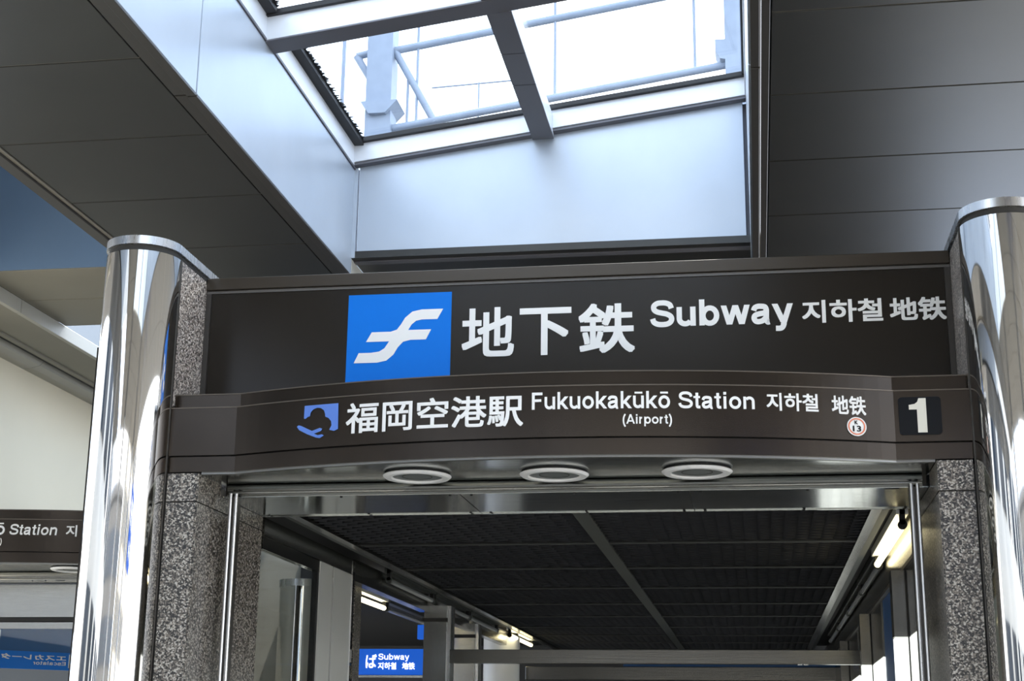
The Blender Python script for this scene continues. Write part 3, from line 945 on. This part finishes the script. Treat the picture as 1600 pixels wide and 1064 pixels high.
# ------------------------------------------------------------------ neighbouring entrance at the left
NX, NDY = -6.75, 4.08
nb = make_band('sign_band', 'dark sign band of the farther entrance at the left edge', NX, NDY, 7.995 + NDY)
fn = onband(.004, NX, NDY)
text('lettering', 'ō', 'white', nb, fn, -6.115 - .03, -6.069, 3.251, 3.350, .02)
text('lettering', 'Station', 'white', nb, fn, -6.03, -5.645, 3.250, 3.341, .02, shear=.1)
text('lettering', '지', 'white', nb, fn, -5.575, -5.488, 3.245, 3.339, .02)
text('lettering', ')', 'white', nb, fn, -6.10, -6.085, 3.16, 3.225, .02)
make_soffit('entrance_soffit', 'steel soffit under the farther sign band at the left edge', NX, NDY)
soffit_lamp((-5.62, 7.70 + NDY, 3.010), 'round lamp in the soffit of the farther entrance at the left edge')
nf = thing('door_frame', (NX, 8.7 + NDY, 0), 'steel door head with glass below the farther entrance soffit', 'door frame')
bx('head', 'steel', nf, -8.6, -4.85, 12.3, 12.4, 2.66, 2.94)
bx('shadow_bar', 'black', nf, -8.6, -4.85, 12.29, 12.4, 2.62, 2.66)
bx('lower_bar', 'steel', nf, -8.6, -4.85, 12.3, 12.4, 2.56, 2.615)
bx('glass_pane', 'glass', nf, -8.6, -4.85, 12.34, 12.35, 0, 2.56)
es = thing('escalator_sign', (-6.6, 13.1, 2.2), 'blue escalator sign seen from behind, lettering reversed, at the lower left corner', 'sign')
# the board turns away from the viewer to the right
EA = math.atan2(.55, .62)
ex0, ey0 = -6.83, 12.95


def onesc(e):
    def g(u, z):
        return (ex0 + u * math.cos(EA) + e * math.sin(EA), ey0 + u * math.sin(EA) - e * math.cos(EA), z)
    return g


g0, g1 = onesc(.0), onesc(-.02)


def esc_panel(name, u0, u1, z0, z1, m, e0, e1):
    a, b = onesc(e0), onesc(e1)
    v = [a(u0, z0), a(u1, z0), a(u1, z1), a(u0, z1), b(u0, z0), b(u1, z0), b(u1, z1), b(u0, z1)]
    return MB().add(v, [(0, 1, 2, 3), (7, 6, 5, 4), (0, 4, 5, 1), (1, 5, 6, 2), (2, 6, 7, 3), (3, 7, 4, 0)]).build(name, m, es)


esc_panel('upper_panel', 0, .95, 2.42, 2.66, 'blue_deep', 0, -.02)
esc_panel('lower_panel', 0, .95, 2.26, 2.42, 'blue', .004, -.02)
esc_panel('top_rail', -.2, .98, 2.665, 2.69, 'cap', .02, -.02)
esc_panel('post', -.06, -.01, 0, 2.68, 'steel', .01, -.03)
fe = onesc(.008)
text('lettering', 'エスカレーター', 'white', es, lambda u, z: fe(.62 - u, z), 0, .70, 2.345, 2.393, .025)
text('lettering', 'Escalator', 'white', es, lambda u, z: fe(.62 - u, z), 0, .30, 2.302, 2.336, .01)
ic_ = MB()
for a in ((.645, .895, 2.405, 2.399), (.645, .895, 2.281, 2.287), (.645, .655, 2.281, 2.405), (.885, .895, 2.281, 2.405)):
    ic_.add([fe(a[0], a[2]), fe(a[1], a[2]), fe(a[1], a[3]), fe(a[0], a[3])], [(0, 1, 2, 3)])
ic_.build('pictogram_frame', 'white', es)
pg = MB()
for (u0, z0), (u1, z1) in (((.67, 2.375), (.70, 2.375)), ((.70, 2.375), (.81, 2.30)), ((.81, 2.30), (.865, 2.30)), ((.865, 2.30), (.865, 2.325)),
                           ((.865, 2.325), (.83, 2.325)), ((.83, 2.325), (.72, 2.395)), ((.79, 2.395), (.79, 2.36)), ((.70, 2.32), (.73, 2.30))):
    d = Vector((u1 - u0, z1 - z0)).normalized() * .006
    pg.add([fe(u0 - d.y, z0 + d.x), fe(u0 + d.y, z0 - d.x), fe(u1 + d.y, z1 - d.x), fe(u1 - d.y, z1 + d.x)], [(0, 1, 2, 3)])
pg.build('pictogram', 'white', es)


# ------------------------------------------------------------------ the forecourt behind the viewer (seen in the polished steel)
def building(name, label, x0, x1, y0, y1, h, m, face, storeys, bays):
    t = thing(name, ((x0 + x1) / 2, (y0 + y1) / 2, 0), label, 'building')
    bx('wall', m, t, x0, x1, y0, y1, 0, h)
    for k in range(storeys):
        z0 = 1.2 + k * (h - 1) / storeys
        z1 = z0 + (h - 1) / storeys * .55
        for j in range(bays):
            if face == 'y':
                w = (x1 - x0) / bays
                bx('window', 'window', t, x0 + w * (j + .15), x0 + w * (j + .85), y1 - .05, y1 + .06, z0, z1)
            else:
                w = (y1 - y0) / bays
                bx('window', 'window', t, x1 - .05, x1 + .06, y0 + w * (j + .15), y0 + w * (j + .85), z0, z1)
    bx('parapet', m, t, x0 - .2, x1 + .2, y0 - .2, y1 + .2, h, h + .5)
    return t


building('office_building', 'cream building to the left of the forecourt, seen only mirrored', -22, -13, -22, 6, 9, 'pale_concrete', 'x', 2, 6)
building('terminal_building', 'grey building across the forecourt, seen only mirrored', -34, 9, -46, -38, 10, 'grey_concrete', 'y', 3, 14)
building('parking_building', 'tan building right across the forecourt, seen only mirrored', 11, 34, -40, -30, 14, 'tan', 'y', 4, 8)
for k, (x, lab) in enumerate(((-9.5, 'white canopy column behind the viewer, leftmost'), (-3.0, 'white canopy column behind the viewer on the left'),
                              (3.2, 'white canopy column behind the viewer on the right'), (6.8, 'white canopy column behind the viewer, rightmost'))):
    t = thing('canopy_column', (x, -3.0, 0), lab, 'column', 'canopy columns')
    MB().tube((x, -3.0, 0), (x, -3.0, 5.4), .28, 28).build('shaft', 'white_paint', t)
    MB().lathe((x, -3.0, 0), [(.0001, 0), (.36, 0), (.36, .25), (.0001, .25)], 28).build('base', 'grey_concrete', t)
fs = thing('forecourt_sign', (2.3, 1.0, 3.3), 'blue hanging sign right of the viewer, seen mirrored in the right pier', 'sign')
bx('case', 'blue_lit', fs, 2.0, 3.6, 1.0, 1.15, 3.4, 4.3)
for x in (2.2, 3.4):
    MB().tube((x, 1.07, 4.3), (x, 1.07, 5.4), .02, 8).build('hanger', 'steel', fs)
text('lettering', '地下鉄', 'white_lit', fs, lambda x, z: (5.6 - x, 1.156, z), 2.2, 3.4, 3.85, 4.2, .03, side=1)
text('lettering', 'Subway', 'white_lit', fs, lambda x, z: (5.6 - x, 1.156, z), 2.3, 3.3, 3.5, 3.75, .03, side=1)
